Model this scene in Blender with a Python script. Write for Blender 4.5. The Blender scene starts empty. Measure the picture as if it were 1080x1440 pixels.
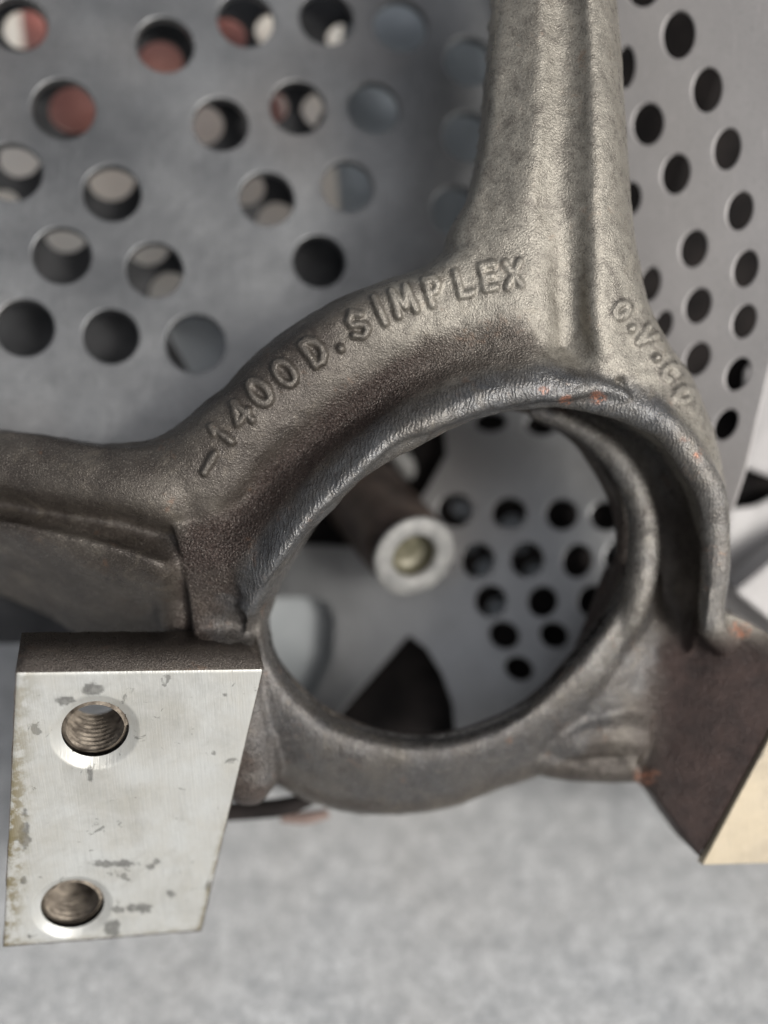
import bpy, bmesh, math, random, time
import numpy as np
from mathutils import Vector, Matrix
R = math.radians
T0 = time.time()

# ------------------------------------------------------------------ camera, sky, sun
S = 0.00025                     # one model unit in metres
D = 1500.0                      # lens to focus plane, model units
TH = R(55)                      # the camera looks down by this much
RT = Vector((1, 0, 0)); UP = Vector((0, math.sin(TH), math.cos(TH))); BK = Vector((0, -math.cos(TH), math.sin(TH)))
ORG = Vector((0, 0, 0.1855))    # middle of the casting above the bench
M3 = np.array([[RT.x, UP.x, BK.x], [RT.y, UP.y, BK.y], [RT.z, UP.z, BK.z]])

def P(px, py, w):
    """model point (right, up the frame, towards the viewer) at a traced spot and depth"""
    k = (D - w) / D
    return np.array([(px - 540) * k, (720 - py) * k, w])
def W(a):
    """model points to world metres"""
    a = np.atleast_2d(np.asarray(a, float))
    return a @ M3.T * S + np.array(ORG)
def WP(px, py, w): return Vector(W(P(px, py, w))[0])
def WD(d): return Vector(M3 @ np.array(d, float))

scn = bpy.context.scene
C = scn.collection
cam = bpy.data.cameras.new('camera'); co = bpy.data.objects.new('camera', cam); C.objects.link(co)
co.location = ORG + BK * D * S
co.rotation_euler = Matrix(((RT.x, UP.x, BK.x), (RT.y, UP.y, BK.y), (RT.z, UP.z, BK.z))).to_euler()
cam.sensor_width = 36; cam.lens = 36 * D / 1440
cam.clip_start = 0.01; cam.clip_end = 100
cam.dof.use_dof = True; cam.dof.focus_distance = (D - 5) * S; cam.dof.aperture_fstop = 2.1
scn.camera = co

SUN_EL, SUN_AZ = R(38), R(132)   # azimuth clockwise from +Y
w = bpy.data.worlds.new('World'); scn.world = w; w.use_nodes = True
nt = w.node_tree; bg = nt.nodes['Background']
sky = nt.nodes.new('ShaderNodeTexSky'); sky.sky_type = 'NISHITA'; sky.sun_disc = False
sky.sun_elevation = SUN_EL; sky.sun_rotation = SUN_AZ
sky.air_density = 1.0; sky.dust_density = 5.0; sky.ozone_density = 0.6
hs = nt.nodes.new('ShaderNodeHueSaturation'); hs.inputs['Saturation'].default_value = .3   # a hazy, nearly colourless sky
nt.links.new(sky.outputs[0], hs.inputs['Color']); nt.links.new(hs.outputs[0], bg.inputs[0]); bg.inputs[1].default_value = 0.095
sl = bpy.data.lights.new('sun', 'SUN'); sl.energy = 1.9; sl.angle = R(14); sl.color = (1, .97, .92)
so = bpy.data.objects.new('sun', sl); C.objects.link(so)
sd = Vector((math.sin(SUN_AZ) * math.cos(SUN_EL), math.cos(SUN_AZ) * math.cos(SUN_EL), math.sin(SUN_EL)))
so.rotation_euler = sd.to_track_quat('Z', 'Y').to_euler(); so.location = sd * 3
scn.view_settings.view_transform = 'Standard'; scn.view_settings.look = 'None'
scn.view_settings.exposure = 0.12; scn.view_settings.gamma = 1.0
scn.cycles.max_bounces = 8; scn.cycles.use_denoising = True

# ------------------------------------------------------------------ helpers
def tag(o, label=None, cat=None, group=None, kind=None):
    for k, v in (('label', label), ('category', cat), ('group', group), ('kind', kind)):
        if v: o[k] = v
    return o
def link(name, me, mat, parent=None, origin=None, smooth=True):
    """mesh given in world metres, moved to its own origin"""
    o = bpy.data.objects.new(name, me)
    if origin is None: origin = parent['_o'] if parent is not None and '_o' in parent else (0, 0, 0)
    org = Vector(origin)
    me.transform(Matrix.Translation(-org))
    me.name = name
    C.objects.link(o)
    if parent is not None:
        o.parent = parent; o.location = org - Vector(ORGS[parent.name])
    else: o.location = org
    ORGS[o.name] = org.copy()
    if mat is not None:
        me.materials.clear(); me.materials.append(mat)
    if smooth: me.polygons.foreach_set('use_smooth', [True] * len(me.polygons))
    return o
ORGS = {}
def empty(name, org):
    o = bpy.data.objects.new(name, None); C.objects.link(o); o.location = org; o.empty_display_size = .01
    ORGS[o.name] = Vector(org); return o
def mesh_from(v, f):
    me = bpy.data.meshes.new('m'); me.from_pydata([tuple(map(float, x)) for x in v], [], [tuple(x) for x in f]); me.update(); return me

def catmull(pts, n, closed=False):
    pts = np.asarray(pts, float); m = len(pts)
    out = []
    segs = m if closed else m - 1
    for i in range(segs):
        if closed: a, b, c, d = pts[(i - 1) % m], pts[i], pts[(i + 1) % m], pts[(i + 2) % m]
        else:
            b, c = pts[i], pts[i + 1]
            a = pts[i - 1] if i > 0 else 2 * b - c
            d = pts[i + 2] if i + 2 < m else 2 * c - b
        for t in np.arange(n) / n:
            out.append(.5 * (2 * b + (c - a) * t + (2 * a - 5 * b + 4 * c - d) * t * t + (3 * b - a - 3 * c + d) * t ** 3))
    if not closed: out.append(pts[-1])
    return np.array(out)

def sweep(spec, n=6, closed=False, sides=14, flat=None):
    """tube through (px,py,w,r); flat=(normal, factor) squashes the section along a direction"""
    pts = np.array([list(P(a, b, c)) + [r] for a, b, c, r in spec])
    pts = catmull(pts, n, closed)
    V, F = [], []; m = len(pts)
    for i in range(m):
        if closed: t = pts[(i + 1) % m, :3] - pts[(i - 1) % m, :3]
        else: t = pts[min(i + 1, m - 1), :3] - pts[max(i - 1, 0), :3]
        t = t / np.linalg.norm(t)
        ref = np.array([0, 0, 1.]) if abs(t[2]) < .9 else np.array([1., 0, 0])
        a = np.cross(t, ref); a /= np.linalg.norm(a); b = np.cross(a, t)
        for k in range(sides):
            th = 2 * math.pi * k / sides
            off = (a * math.cos(th) + b * math.sin(th)) * pts[i, 3]
            if flat is not None:
                nn = np.array(flat[0], float); nn /= np.linalg.norm(nn)
                off = off - nn * off.dot(nn) * (1 - flat[1])
            V.append(pts[i, :3] + off)
    for i in range(m if closed else m - 1):
        j = (i + 1) % m
        for k in range(sides):
            k2 = (k + 1) % sides
            F.append((i * sides + k, i * sides + k2, j * sides + k2, j * sides + k))
    if not closed:
        F.append(tuple(range(sides))[::-1]); F.append(tuple((m - 1) * sides + k for k in range(sides)))
    return V, F

def patch(rows, t, n=5, back=(0, 0, -1)):
    """closed slab: a smooth surface through rows of (px,py,w) and its copy t behind it"""
    g = np.array([[P(*p) for p in r] for r in rows])
    g = np.array([catmull(r, n) for r in g])
    g = np.array([catmull(g[:, j], n) for j in range(g.shape[1])]).transpose(1, 0, 2)
    a, b = g.shape[:2]
    bk = np.array(back, float); bk /= np.linalg.norm(bk)
    top = g.reshape(-1, 3); bot = top + bk * t
    V = list(top) + list(bot); N = a * b; F = []
    for i in range(a - 1):
        for j in range(b - 1):
            q = (i * b + j, i * b + j + 1, (i + 1) * b + j + 1, (i + 1) * b + j)
            F.append(q); F.append(tuple(N + x for x in q[::-1]))
    edge = [(0, j) for j in range(b)] + [(i, b - 1) for i in range(1, a)] + [(a - 1, j) for j in range(b - 2, -1, -1)] + [(i, 0) for i in range(a - 2, 0, -1)]
    for k in range(len(edge)):
        p = edge[k][0] * b + edge[k][1]; q2 = edge[(k + 1) % len(edge)]; q = q2[0] * b + q2[1]
        F.append((q, p, N + p, N + q))
    return V, F

def prism(poly, wf, depth):
    """polygon [(px,py,w)] pushed back by the vector depth (model units)"""
    top = [P(*p) for p in poly]; n = len(top); d = np.array(depth, float)
    V = top + [p + d for p in top]
    F = [tuple(range(n)), tuple(range(2 * n - 1, n - 1, -1))]
    for i in range(n):
        j = (i + 1) % n; F.append((i, n + i, n + j, j))
    return V, F

# ------------------------------------------------------------------ materials
class NT:
    def __init__(s, name):
        s.m = bpy.data.materials.new(name); s.m.use_nodes = True; s.t = s.m.node_tree
        s.b = s.t.nodes['Principled BSDF']; s.tc = s.t.nodes.new('ShaderNodeTexCoord')
    def n(s, typ, **kw):
        x = s.t.nodes.new('ShaderNode' + typ)
        for k, v in kw.items():
            if k.startswith('i_'): x.inputs[k[2:].replace('_', ' ')].default_value = v
            else: setattr(x, k, v)
        return x
    def l(s, a, b): s.t.links.new(a, b)
    def noise(s, scale, detail=4, rough=.55, vec=None, dist=0, lac=2):
        x = s.n('TexNoise'); x.inputs['Scale'].default_value = scale; x.inputs['Detail'].default_value = detail
        x.inputs['Roughness'].default_value = rough; x.inputs['Distortion'].default_value = dist; x.inputs['Lacunarity'].default_value = lac
        s.l(vec if vec is not None else s.tc.outputs['Object'], x.inputs['Vector']); return x.outputs['Fac']
    def noise_vec(s):
        a = s.n('TexNoise'); a.inputs['Scale'].default_value = 600; s.l(s.tc.outputs['Object'], a.inputs['Vector'])
        b = s.n('VectorMath'); b.operation = 'SCALE'; b.inputs['Scale'].default_value = .0012; s.l(a.outputs['Color'], b.inputs[0])
        c = s.n('VectorMath'); c.operation = 'ADD'; s.l(s.tc.outputs['Object'], c.inputs[0]); s.l(b.outputs[0], c.inputs[1]); return c.outputs[0]
    def ramp(s, fac, stops, interp='LINEAR'):
        x = s.n('ValToRGB'); x.color_ramp.interpolation = interp
        el = x.color_ramp.elements
        while len(el) < len(stops): el.new(.5)
        for e, (p, c) in zip(el, stops):
            e.position = p; e.color = (c, c, c, 1) if isinstance(c, (int, float)) else (*c, 1)
        s.l(fac, x.inputs[0]); return x.outputs[0]
    def mix(s, fac, a, b, mode='MIX'):
        x = s.n('Mix'); x.data_type = 'RGBA'; x.blend_type = mode
        for v, i in ((fac, 0), (a, 6), (b, 7)):
            if hasattr(v, 'links'): s.l(v, x.inputs[i])
            elif isinstance(v, (int, float)) and i: x.inputs[i].default_value = (v, v, v, 1)
            elif i: x.inputs[i].default_value = (*v, 1)
            else: x.inputs[i].default_value = v
        return x.outputs[2]
    def math(s, op, a, b=None, clamp=False):
        x = s.n('Math'); x.operation = op; x.use_clamp = clamp
        for v, i in ((a, 0), (b, 1)):
            if v is None: continue
            if hasattr(v, 'links'): s.l(v, x.inputs[i])
            else: x.inputs[i].default_value = v
        return x.outputs[0]
    def attr(s, name):
        x = s.n('Attribute'); x.attribute_name = name; return x.outputs['Fac']
    def mapv(s, scale, rot=(0, 0, 0)):
        x = s.n('Mapping'); x.inputs['Scale'].default_value = scale; x.inputs['Rotation'].default_value = rot
        s.l(s.tc.outputs['Object'], x.inputs['Vector']); return x.outputs[0]
    def bump(s, h, dist, strength=1, normal=None):
        x = s.n('Bump'); x.inputs['Distance'].default_value = dist; x.inputs['Strength'].default_value = strength
        s.l(h, x.inputs['Height'])
        if normal is not None: s.l(normal, x.inputs['Normal'])
        return x.outputs[0]
    def set(s, **kw):
        for k, v in kw.items():
            i = s.b.inputs[k.replace('_', ' ')]
            if hasattr(v, 'links'): s.l(v, i)
            elif isinstance(v, tuple) and len(v) == 3: i.default_value = (*v, 1)
            else: i.default_value = v
        return s.m

def mat_iron():
    m = NT('cast_iron')
    lip, pit_and_shade, flat = m.attr('lip'), m.attr('pit_and_shade'), m.attr('tan')
    big = m.noise(45, 5, .6); mid = m.noise(260, 5, .65); fine = m.noise(1500, 4, .7)
    c = m.ramp(big, [(.32, (.042, .034, .029)), (.5, (.070, .059, .050)), (.7, (.115, .101, .085))])
    tan = m.ramp(mid, [(.3, (.205, .188, .160)), (.7, (.36, .335, .288))])
    c = m.mix(flat, c, tan)
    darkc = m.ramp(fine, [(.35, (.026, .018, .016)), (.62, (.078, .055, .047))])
    c = m.mix(pit_and_shade, c, darkc)
    lipc = m.mix(m.ramp(big, [(.4, 0), (.65, .6)]), m.ramp(mid, [(.3, (.085, .087, .092)), (.7, (.20, .205, .212))]), (.17, .155, .135))
    c = m.mix(lip, c, lipc)
    # pores, dust and rubbed grains of the sand-cast skin; pale specks also paint glints
    c = m.mix(m.math('MULTIPLY', m.ramp(fine, [(.36, 1), (.47, 0)]), .6), c, (.022, .018, .016))
    plate = m.attr('plate')
    c = m.mix(m.math('MULTIPLY', m.math('MULTIPLY', m.math('SUBTRACT', 1.0, plate), .55), m.ramp(m.noise(2300, 3, .7), [(.57, 0), (.68, 1)])), c, (.50, .46, .40))
    blot = m.noise(110, 5, .65, dist=.8)
    c = m.mix(m.ramp(blot, [(.30, .5), (.46, 0)]), c, (.045, .035, .030))
    c = m.mix(m.ramp(blot, [(.56, 0), (.74, .4)]), c, m.mix(pit_and_shade, (.21, .18, .14), (.06, .042, .036)))
    c = m.mix(m.math('MULTIPLY', m.attr('worn'), .12), c, (.34, .32, .28))
    c = m.mix(m.math('MULTIPLY', m.attr('grime'), m.ramp(mid, [(.35, .6), (.6, .1)])), c, (.04, .032, .026))
    rust = m.ramp(m.noise(70, 4, .6), [(.60, 0), (.72, .5)])
    c = m.mix(m.math('MULTIPLY', rust, m.ramp(mid, [(.5, 0), (.6, 1)])), c, (.22, .12, .07))
    c = m.mix(m.math('MULTIPLY', plate, .97), c, m.ramp(m.noise(130, 4, .6), [(.35, (.026, .014, .012)), (.7, (.062, .036, .030))]))
    c = m.mix(m.math('MULTIPLY', m.attr('orange'), m.ramp(m.noise(420, 4, .7), [(.42, 0), (.56, .9)])), c, (.46, .19, .11))
    rough = m.ramp(mid, [(.3, .22), (.7, .40)])
    rough = m.mix(lip, rough, .22)
    rough = m.mix(pit_and_shade, rough, m.ramp(fine, [(.4, .22), (.6, .42)]))
    rough = m.mix(m.attr('plate'), rough, .6)
    # relief: grainy sand-cast skin, coarse grit in the cove, crawled enamel wrinkles on the lip
    grain = m.noise(1300, 5, .75)
    grit = m.n('TexVoronoi'); grit.inputs['Scale'].default_value = 1500; m.l(m.noise_vec(), grit.inputs['Vector'])
    h1 = m.bump(grain, .0004, .6)
    lump = m.bump(m.noise(240, 4, .6), .0012, .2, h1)
    h2 = m.bump(m.math('MULTIPLY', grit.outputs['Distance'], m.math('ADD', m.math('MULTIPLY', pit_and_shade, 1.0), .22)), .0006, .9, lump)
    dv = m.n('Vector'+'Math'); dv.operation = 'ADD'
    nz = m.n('TexNoise'); nz.inputs['Scale'].default_value = 260; nz.inputs['Detail'].default_value = 2
    m.l(m.tc.outputs['Object'], nz.inputs['Vector'])
    sc = m.n('VectorMath'); sc.operation = 'SCALE'; sc.inputs['Scale'].default_value = .0045; m.l(nz.outputs['Color'], sc.inputs[0])
    m.l(m.tc.outputs['Object'], dv.inputs[0]); m.l(sc.outputs[0], dv.inputs[1])
    wv = m.n('TexWave'); wv.wave_type = 'BANDS'; wv.inputs['Scale'].default_value = 210; wv.inputs['Distortion'].default_value = 2.5
    wv.inputs['Detail'].default_value = 1; wv.inputs['Detail Scale'].default_value = 1.5; m.l(dv.outputs[0], wv.inputs['Vector'])
    h3 = m.bump(m.math('MULTIPLY', wv.outputs['Fac'], lip), .0002, .7, h2)
    return m.set(Base_Color=c, Roughness=rough, Metallic=m.mix(m.attr('plate'), m.mix(lip, .42, .6), .1), Normal=h3, Specular_IOR_Level=.6)

def mat_machined(name, base, warm):
    m = NT(name)
    v = m.mapv((1700, 110, 55), (0, 0, 0))
    br = m.noise(1, 4, .6, v); big = m.noise(60, 5, .6)
    c = m.mix(m.ramp(big, [(.35, 0), (.7, 1)]), base, warm)
    c = m.mix(m.math('MULTIPLY', m.ramp(br, [(.4, 0), (.7, 1)]), .5), c, tuple(x * .8 for x in base))
    st = m.ramp(m.noise(170, 4, .62, dist=.6), [(.655, 0), (.69, 1)])
    c = m.mix(m.ramp(m.noise(38, 5, .7, dist=.5), [(.48, 0), (.7, .45)]), c, tuple(x * .62 for x in warm))
    st2 = m.attr('stain')
    c = m.mix(m.math('MULTIPLY', st, .65), c, (.13, .13, .12))
    c = m.mix(st2, c, m.ramp(m.noise(500, 3), [(.4, (.10, .10, .095)), (.65, (.20, .20, .19))]))
    edge = m.math('MULTIPLY', m.attr('edge'), m.ramp(m.noise(180, 5, .65), [(.42, 0), (.56, 1)]))
    c = m.mix(edge, c, (.20, .165, .085))
    return m.set(Base_Color=c, Metallic=.35, Roughness=m.ramp(m.noise(120, 4), [(.3, .34), (.7, .5)]),
                 Normal=m.bump(br, .0002, .7, m.bump(m.noise(200, 3), .0004, .4)))

def mat_disc(name='brushed_steel', a=(.17, .175, .18), b=(.38, .385, .39), warm=(.27, .24, .22), met=.85):
    m = NT(name)
    br = m.noise(1, 4, .6, m.mapv((150, 1800, 1800)))
    big = m.noise(13, 5, .6)
    c = m.mix(m.ramp(big, [(.35, 0), (.7, 1)]), a, b)
    c = m.mix(m.ramp(m.noise(9, 2), [(.5, 0), (.7, .5)]), c, warm)
    c = m.mix(m.math('MULTIPLY', m.ramp(br, [(.35, 0), (.7, 1)]), .35), c, tuple(x * .75 for x in a))
    sc = m.ramp(m.noise(1, 3, .75, m.mapv((1900, 60, 60), (.3, .5, .7))), [(.60, 0), (.70, .35)])
    c = m.mix(sc, c, tuple(min(1, x * 1.5) for x in b))
    c = m.mix(m.ramp(m.noise(700, 3, .7), [(.32, .45), (.42, 0)]), c, tuple(x * .5 for x in a))
    return m.set(Base_Color=c, Metallic=met, Roughness=m.ramp(m.noise(40, 4), [(.3, .34), (.7, .46)]),
                 Normal=m.bump(br, .00006, .5, m.bump(m.noise(25, 3), .002, .35)))

def mat_simple(name, a, b, scale=60, rough=.6, metal=0, bump=.0003, detail=4, lo=.35, hi=.65):
    m = NT(name)
    c = m.ramp(m.noise(scale, detail), [(lo, a), (hi, b)])
    return m.set(Base_Color=c, Roughness=rough, Metallic=metal, Normal=m.bump(m.noise(scale * 6, 3), bump, .5))

def mat_bench():
    m = NT('bench_felt')
    n1 = m.noise(95, 5, .68); n2 = m.noise(420, 3, .6); n3 = m.noise(7, 3)
    c = m.ramp(n1, [(.32, (.40, .415, .43)), (.5, (.55, .565, .575)), (.66, (.72, .735, .745))])
    c = m.mix(m.ramp(n2, [(.45, 0), (.75, .45)]), c, (.22, .22, .225))
    c = m.mix(m.ramp(n3, [(.4, 0), (.7, .3)]), c, (.47, .44, .40))
    c = m.mix(m.ramp(m.noise(1300, 3, .7), [(.35, .5), (.6, 0)]), c, (.17, .175, .18))
    return m.set(Base_Color=c, Roughness=.8, Normal=m.bump(n1, .0015, .4, m.bump(n2, .0006, .5)))

IRON = mat_iron()
SILVER = mat_machined('machined_face', (.56, .57, .555), (.47, .46, .42))
CREAM = mat_machined('machined_face_warm', (.50, .43, .315), (.45, .39, .30))
STEEL = mat_disc()
STEEL2 = mat_disc('pale_steel', (.40, .385, .38), (.50, .48, .475), (.41, .375, .36), .1)
STEEL3 = mat_disc('worn_steel', (.36, .365, .37), (.52, .525, .53), (.38, .33, .29))
DARKST = mat_simple('dark_steel', (.035, .036, .038), (.075, .075, .078), 50, .5, .6)
BLACK = mat_simple('shade_black', (.010, .009, .009), (.026, .022, .021), 60, .8)  # near-black for the added backings and the shade strip
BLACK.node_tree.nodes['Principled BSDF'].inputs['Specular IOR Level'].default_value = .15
BROWN = mat_simple('brown_shaft', (.05, .036, .030), (.12, .09, .075), 70, .45, .5)
PINKR = mat_simple('faded_red', (.17, .12, .105), (.26, .19, .165), 50, .6)
REDR = mat_simple('red_rubber', (.34, .12, .10), (.50, .24, .20), 50, .5)
CREAMP = mat_simple('cream_paint', (.84, .78, .68), (.90, .86, .78), 40, .5)
PALE = mat_simple('pale_sheet', (.70, .76, .80), (.82, .86, .89), 25, .4, .2)
SOFT = mat_simple('grey_block_paint', (.30, .32, .33), (.42, .44, .45), 25, .5)
TRAY = mat_simple('tray_metal', (.38, .42, .45), (.55, .60, .63), 40, .35, .5)
WHITE = mat_simple('white_casing', (.45, .435, .43), (.54, .525, .52), 30, .45)
OLIVE = mat_simple('olive_grease', (.10, .095, .06), (.20, .185, .13), 200, .35, .2)
RIMST = mat_simple('bright_steel', (.22, .22, .215), (.36, .355, .34), 160, .6, .3)

# ------------------------------------------------------------------ setting: the bench
def plane_w(px, py):            # depth of the bench (z=0) behind a traced spot
    lo, hi = -6000., 0.
    for _ in range(50):
        mid = (lo + hi) / 2
        if WP(px, py, mid).z < 0: lo = mid
        else: hi = mid
    return lo
g = mesh_from([(-3, -3, 0), (3, -3, 0), (3, 3, 0), (-3, 3, 0)], [(0, 1, 2, 3)])
tag(link('bench_top', g, mat_bench(), smooth=False), kind='structure')

# ------------------------------------------------------------------ the casting
PARTS = []                      # all closed solids of the casting, fused below
# letter web: columns go along the arc, rows from the outer edge to inside the barrel
cols = [
    # low outer, shoulder, letters, cove start, cove deep, lip flank, crest, lip edge, inside
    [(150, 622, -75), (160, 634, -28), (200, 668, -12), (238, 706, -22), (262, 745, -32), (318, 800, -42), (340, 840, -42), (348, 856, -52), (332, 825, -90)],
    [(212, 618, -75), (222, 632, -22), (252, 668, -6), (285, 712, -22), (308, 750, -46), (356, 782, -16), (378, 796, 2), (384, 806, -12), (369, 793, -100)],
    [(256, 594, -75), (266, 606, -14), (300, 640, 0), (330, 680, -18), (352, 706, -48), (392, 735, -1), (412, 748, 18), (418, 758, 2), (404, 745, -110)],
    [(284, 566, -75), (296, 580, -10), (330, 608, 2), (360, 645, -16), (386, 670, -48), (422, 702, 5), (440, 714, 24), (447, 724, 6), (433, 712, -110)],
    [(316, 540, -75), (327, 553, -8), (360, 580, 4), (394, 615, -14), (422, 638, -44), (456, 668, 11), (476, 682, 28), (484, 692, 8), (469, 679, -110)],
    [(356, 500, -75), (367, 513, -6), (400, 545, 4), (432, 580, -12), (466, 604, -40), (496, 632, 15), (514, 646, 32), (522, 656, 10), (508, 643, -110)],
    [(404, 462, -75), (414, 474, -4), (444, 505, 4), (474, 538, -10), (514, 575, -34), (540, 596, 17), (556, 612, 32), (564, 622, 10), (551, 608, -110)],
    [(464, 426, -75), (472, 438, -2), (500, 470, 4), (524, 502, -8), (560, 540, -28), (590, 572, 19), (604, 590, 32), (610, 606, 8), (599, 587, -110)],
    [(536, 394, -75), (542, 407, -2), (562, 440, 4), (580, 478, -6), (608, 515, -24), (640, 550, 19), (656, 568, 28), (662, 586, 6), (650, 566, -110)],
    [(596, 372, -75), (606, 384, -2), (624, 414, 4), (640, 460, -4), (660, 500, -18), (692, 535, 17), (706, 553, 24), (712, 572, 2), (701, 552, -110)],
    [(660, 320, -60), (664, 340, -4), (680, 394, 4), (690, 448, -2), (704, 486, -14), (738, 526, 15), (752, 546, 20), (758, 565, 0), (747, 544, -110)],
    [(700, 300, -50), (710, 330, -4), (728, 392, 4), (736, 440, -2), (744, 480, -12), (772, 522, 13), (784, 543, 16), (790, 565, -4), (780, 541, -110)],
    [(726, 300, -50), (734, 330, -14), (746, 392, -12), (756, 440, -22), (784, 480, -38), (816, 518, -14), (838, 536, 2), (846, 556, -14), (842, 545, -110)],
    [(760, 300, -60), (766, 330, -40), (772, 392, -40), (790, 440, -44), (820, 486, -50), (850, 526, -30), (878, 546, -16), (888, 566, -26), (880, 556, -120)],
]
PARTS.append(patch([list(r) for r in zip(*cols)], 62, 5))
# arm going up the frame
def arm_row(y, xl, xr, b=0):
    return [(xl + 2, y, -70 + b), (xl + 10, y, -22 + b), (xl + (xr - xl) * .18, y, -6 + b), (xl + (xr - xl) * .38, y, 8 + b), (xl + (xr - xl) * .46, y, 1 + b),
            (xl + (xr - xl) * .56, y, -8 + b), (xl + (xr - xl) * .67, y, -2 + b), (xl + (xr - xl) * .78, y, 14 + b), (xl + (xr - xl) * .9, y, -4 + b), (xr - 7, y, -34 + b), (xr, y, -80 + b)]
rowsA = [arm_row(-260, 706, 842, -80), arm_row(-120, 700, 856, -40), arm_row(0, 690, 868, -16), arm_row(100, 683, 877, -8), arm_row(200, 672, 883, -2), arm_row(280, 653, 888)]
rowsA.append([(626, 340, -70), (640, 342, -20), (684, 346, 2), (735, 350, 6), (762, 350, 0), (788, 350, -16), (812, 350, -12), (838, 350, 8), (868, 350, -6), (888, 350, -34), (896, 350, -80)])
rowsA.append([(640, 420, -60), (655, 422, -10), (690, 424, 2), (735, 426, 3), (765, 428, -6), (790, 428, -28), (814, 428, -26), (836, 426, 0), (872, 424, -14), (904, 420, -42), (912, 420, -85)])
rowsA.append([(680, 480, -60), (690, 482, -14), (712, 484, -10), (742, 484, -10), (768, 486, -18), (792, 488, -36), (820, 488, -30), (846, 486, -8), (884, 482, -26), (926, 474, -52), (936, 474, -90)])
rowsA.append([(690, 520, -60), (702, 522, -10), (722, 524, -4), (750, 524, -4), (774, 525, -6), (798, 526, -12), (826, 528, -10), (862, 530, -16), (908, 532, -34), (956, 526, -62), (966, 526, -95)])
PARTS.append(patch(rowsA, 70, 5))
# right flange running down beside the barrel
rf = [
    [(850, 440, -22), (872, 440, -20), (892, 436, -32), (908, 432, -50), (914, 432, -90)],
    [(852, 500, -26), (880, 495, -28), (908, 488, -42), (932, 480, -60), (940, 480, -100)],
    [(880, 540, -24), (912, 538, -36), (942, 534, -52), (962, 526, -70), (972, 526, -110)],
    [(920, 575, -28), (944, 574, -44), (966, 574, -60), (984, 572, -80), (992, 574, -120)],
    [(962, 632, -40), (978, 628, -56), (994, 622, -72), (1004, 620, -92), (1008, 622, -130)],
    [(990, 690, -58), (1002, 688, -68), (1012, 686, -84), (1018, 684, -104), (1020, 686, -140)],
    [(1002, 760, -76), (1010, 758, -86), (1016, 756, -98), (1021, 754, -118), (1023, 756, -150)],
    [(998, 830, -92), (1003, 828, -100), (1008, 826, -110), (1012, 824, -126), (1013, 826, -150)],
    [(990, 890, -112), (996, 888, -116), (1000, 886, -122), (1004, 884, -136), (1006, 886, -156)],
]
PARTS.append(patch(rf, 55, 5))
PARTS.append(sweep([(842, 515, -52, 22), (878, 540, -54, 24), (918, 572, -66, 22)], 6))
# lip of the barrel mouth
LIP = [(347, 858, -46, 15), (365, 813, -26, 23), (386, 767, -8, 28), (410, 733, 0, 30), (438, 704, 4, 31), (491, 651, 8, 31), (561, 608, 8, 31), (605, 585, 6, 31), (651, 566, 4, 30), (703, 553, -2, 29), (753, 548, -8, 28),
       (804, 549, -14, 28), (851, 558, -22, 28), (897, 573, -30, 27), (938, 597, -38, 26), (972, 642, -54, 26), (999, 696, -68, 25), (1005, 750, -82, 24), (1005, 806, -96, 23), (1000, 860, -112, 21)]
def slim(i, a, b, c, r):        # the upper left of the lip is only a soft turned edge
    k = 1 if i < 9 else max(0, (16 - i) / 7)
    d = math.hypot(640 - a, 800 - b); q = 8 * k * min(1, i / 2)
    return (a + (640 - a) / d * q, b + (800 - b) / d * q, c - 15 - 3 * k, r - q)
PARTS.append(sweep([slim(i, *q) for i, q in enumerate(LIP)] + [(1006, 886, -134, 22), (1024, 908, -158, 22)], 6))
# barrel wall on the right, dark hollow between lip and back ring
bw = []
for (lx, ly, lw), (mx, my, mw), (rx, ry, rw) in [
    ((720, 540, -40), (716, 550, -110), (712, 552, -190)), ((790, 545, -40), (800, 562, -110), (790, 574, -190)), ((860, 572, -36), (870, 592, -120), (850, 616, -200)),
    ((925, 612, -44), (925, 632, -130), (886, 668, -205)), ((965, 662, -58), (962, 688, -140), (908, 728, -210)), ((990, 740, -76), (982, 770, -150), (918, 786, -212)),
    ((996, 815, -96), (986, 850, -160), (915, 850, -215)), ((985, 880, -120), (970, 920, -170), (895, 910, -215))]:
    bw.append([(lx, ly, lw), (mx, my, mw), ((mx + rx) / 2 + 3, (my + ry) / 2, (mw + rw) / 2 - 12), (rx, ry, rw)])
PARTS.append(patch(bw, 36, 5, (.35, .15, -1)))
# barrel wall under the lip on the left, seen only from the side
bl = [[(345, 860, -35), (345, 890, -80), (355, 920, -120)], [(398, 795, -25), (380, 830, -80), (360, 880, -130)], [(470, 700, -25), (455, 720, -90), (430, 745, -150)],
      [(580, 596, -20), (565, 610, -95), (545, 625, -160)], [(706, 545, -30), (700, 555, -110), (695, 560, -170)]]
PARTS.append(patch(bl, 30, 5))
# back ring
RING = [(898, 800, -168, 25), (904, 745, -172, 23), (888, 682, -176, 22), (850, 628, -176, 21), (792, 588, -172, 20), (720, 562, -168, 18), (620, 572, -165, 18), (500, 640, -150, 20), (396, 770, -130, 22), (352, 870, -112, 26),
        (350, 940, -112, 40), (376, 1012, -124, 58), (450, 1068, -142, 68), (540, 1088, -150, 70), (620, 1086, -154, 68), (695, 1062, -158, 61), (768, 1022, -162, 54), (826, 966, -166, 50), (872, 902, -168, 42), (892, 852, -168, 32)]
PARTS.append(sweep([(620 + (a - 620) * (1.0 if a > 840 or b < 700 else .97), 820 + (b - 820) * (1.0 if b < 880 else .93), c - 34, min(r, 20)) for a, b, c, r in RING], 6, True, 18))
FI = [(372, 862), (380, 915), (408, 962), (458, 1006), (525, 1032), (600, 1041), (670, 1027), (740, 993), (797, 938), (842, 884), (870, 838), (884, 792)]
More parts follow.
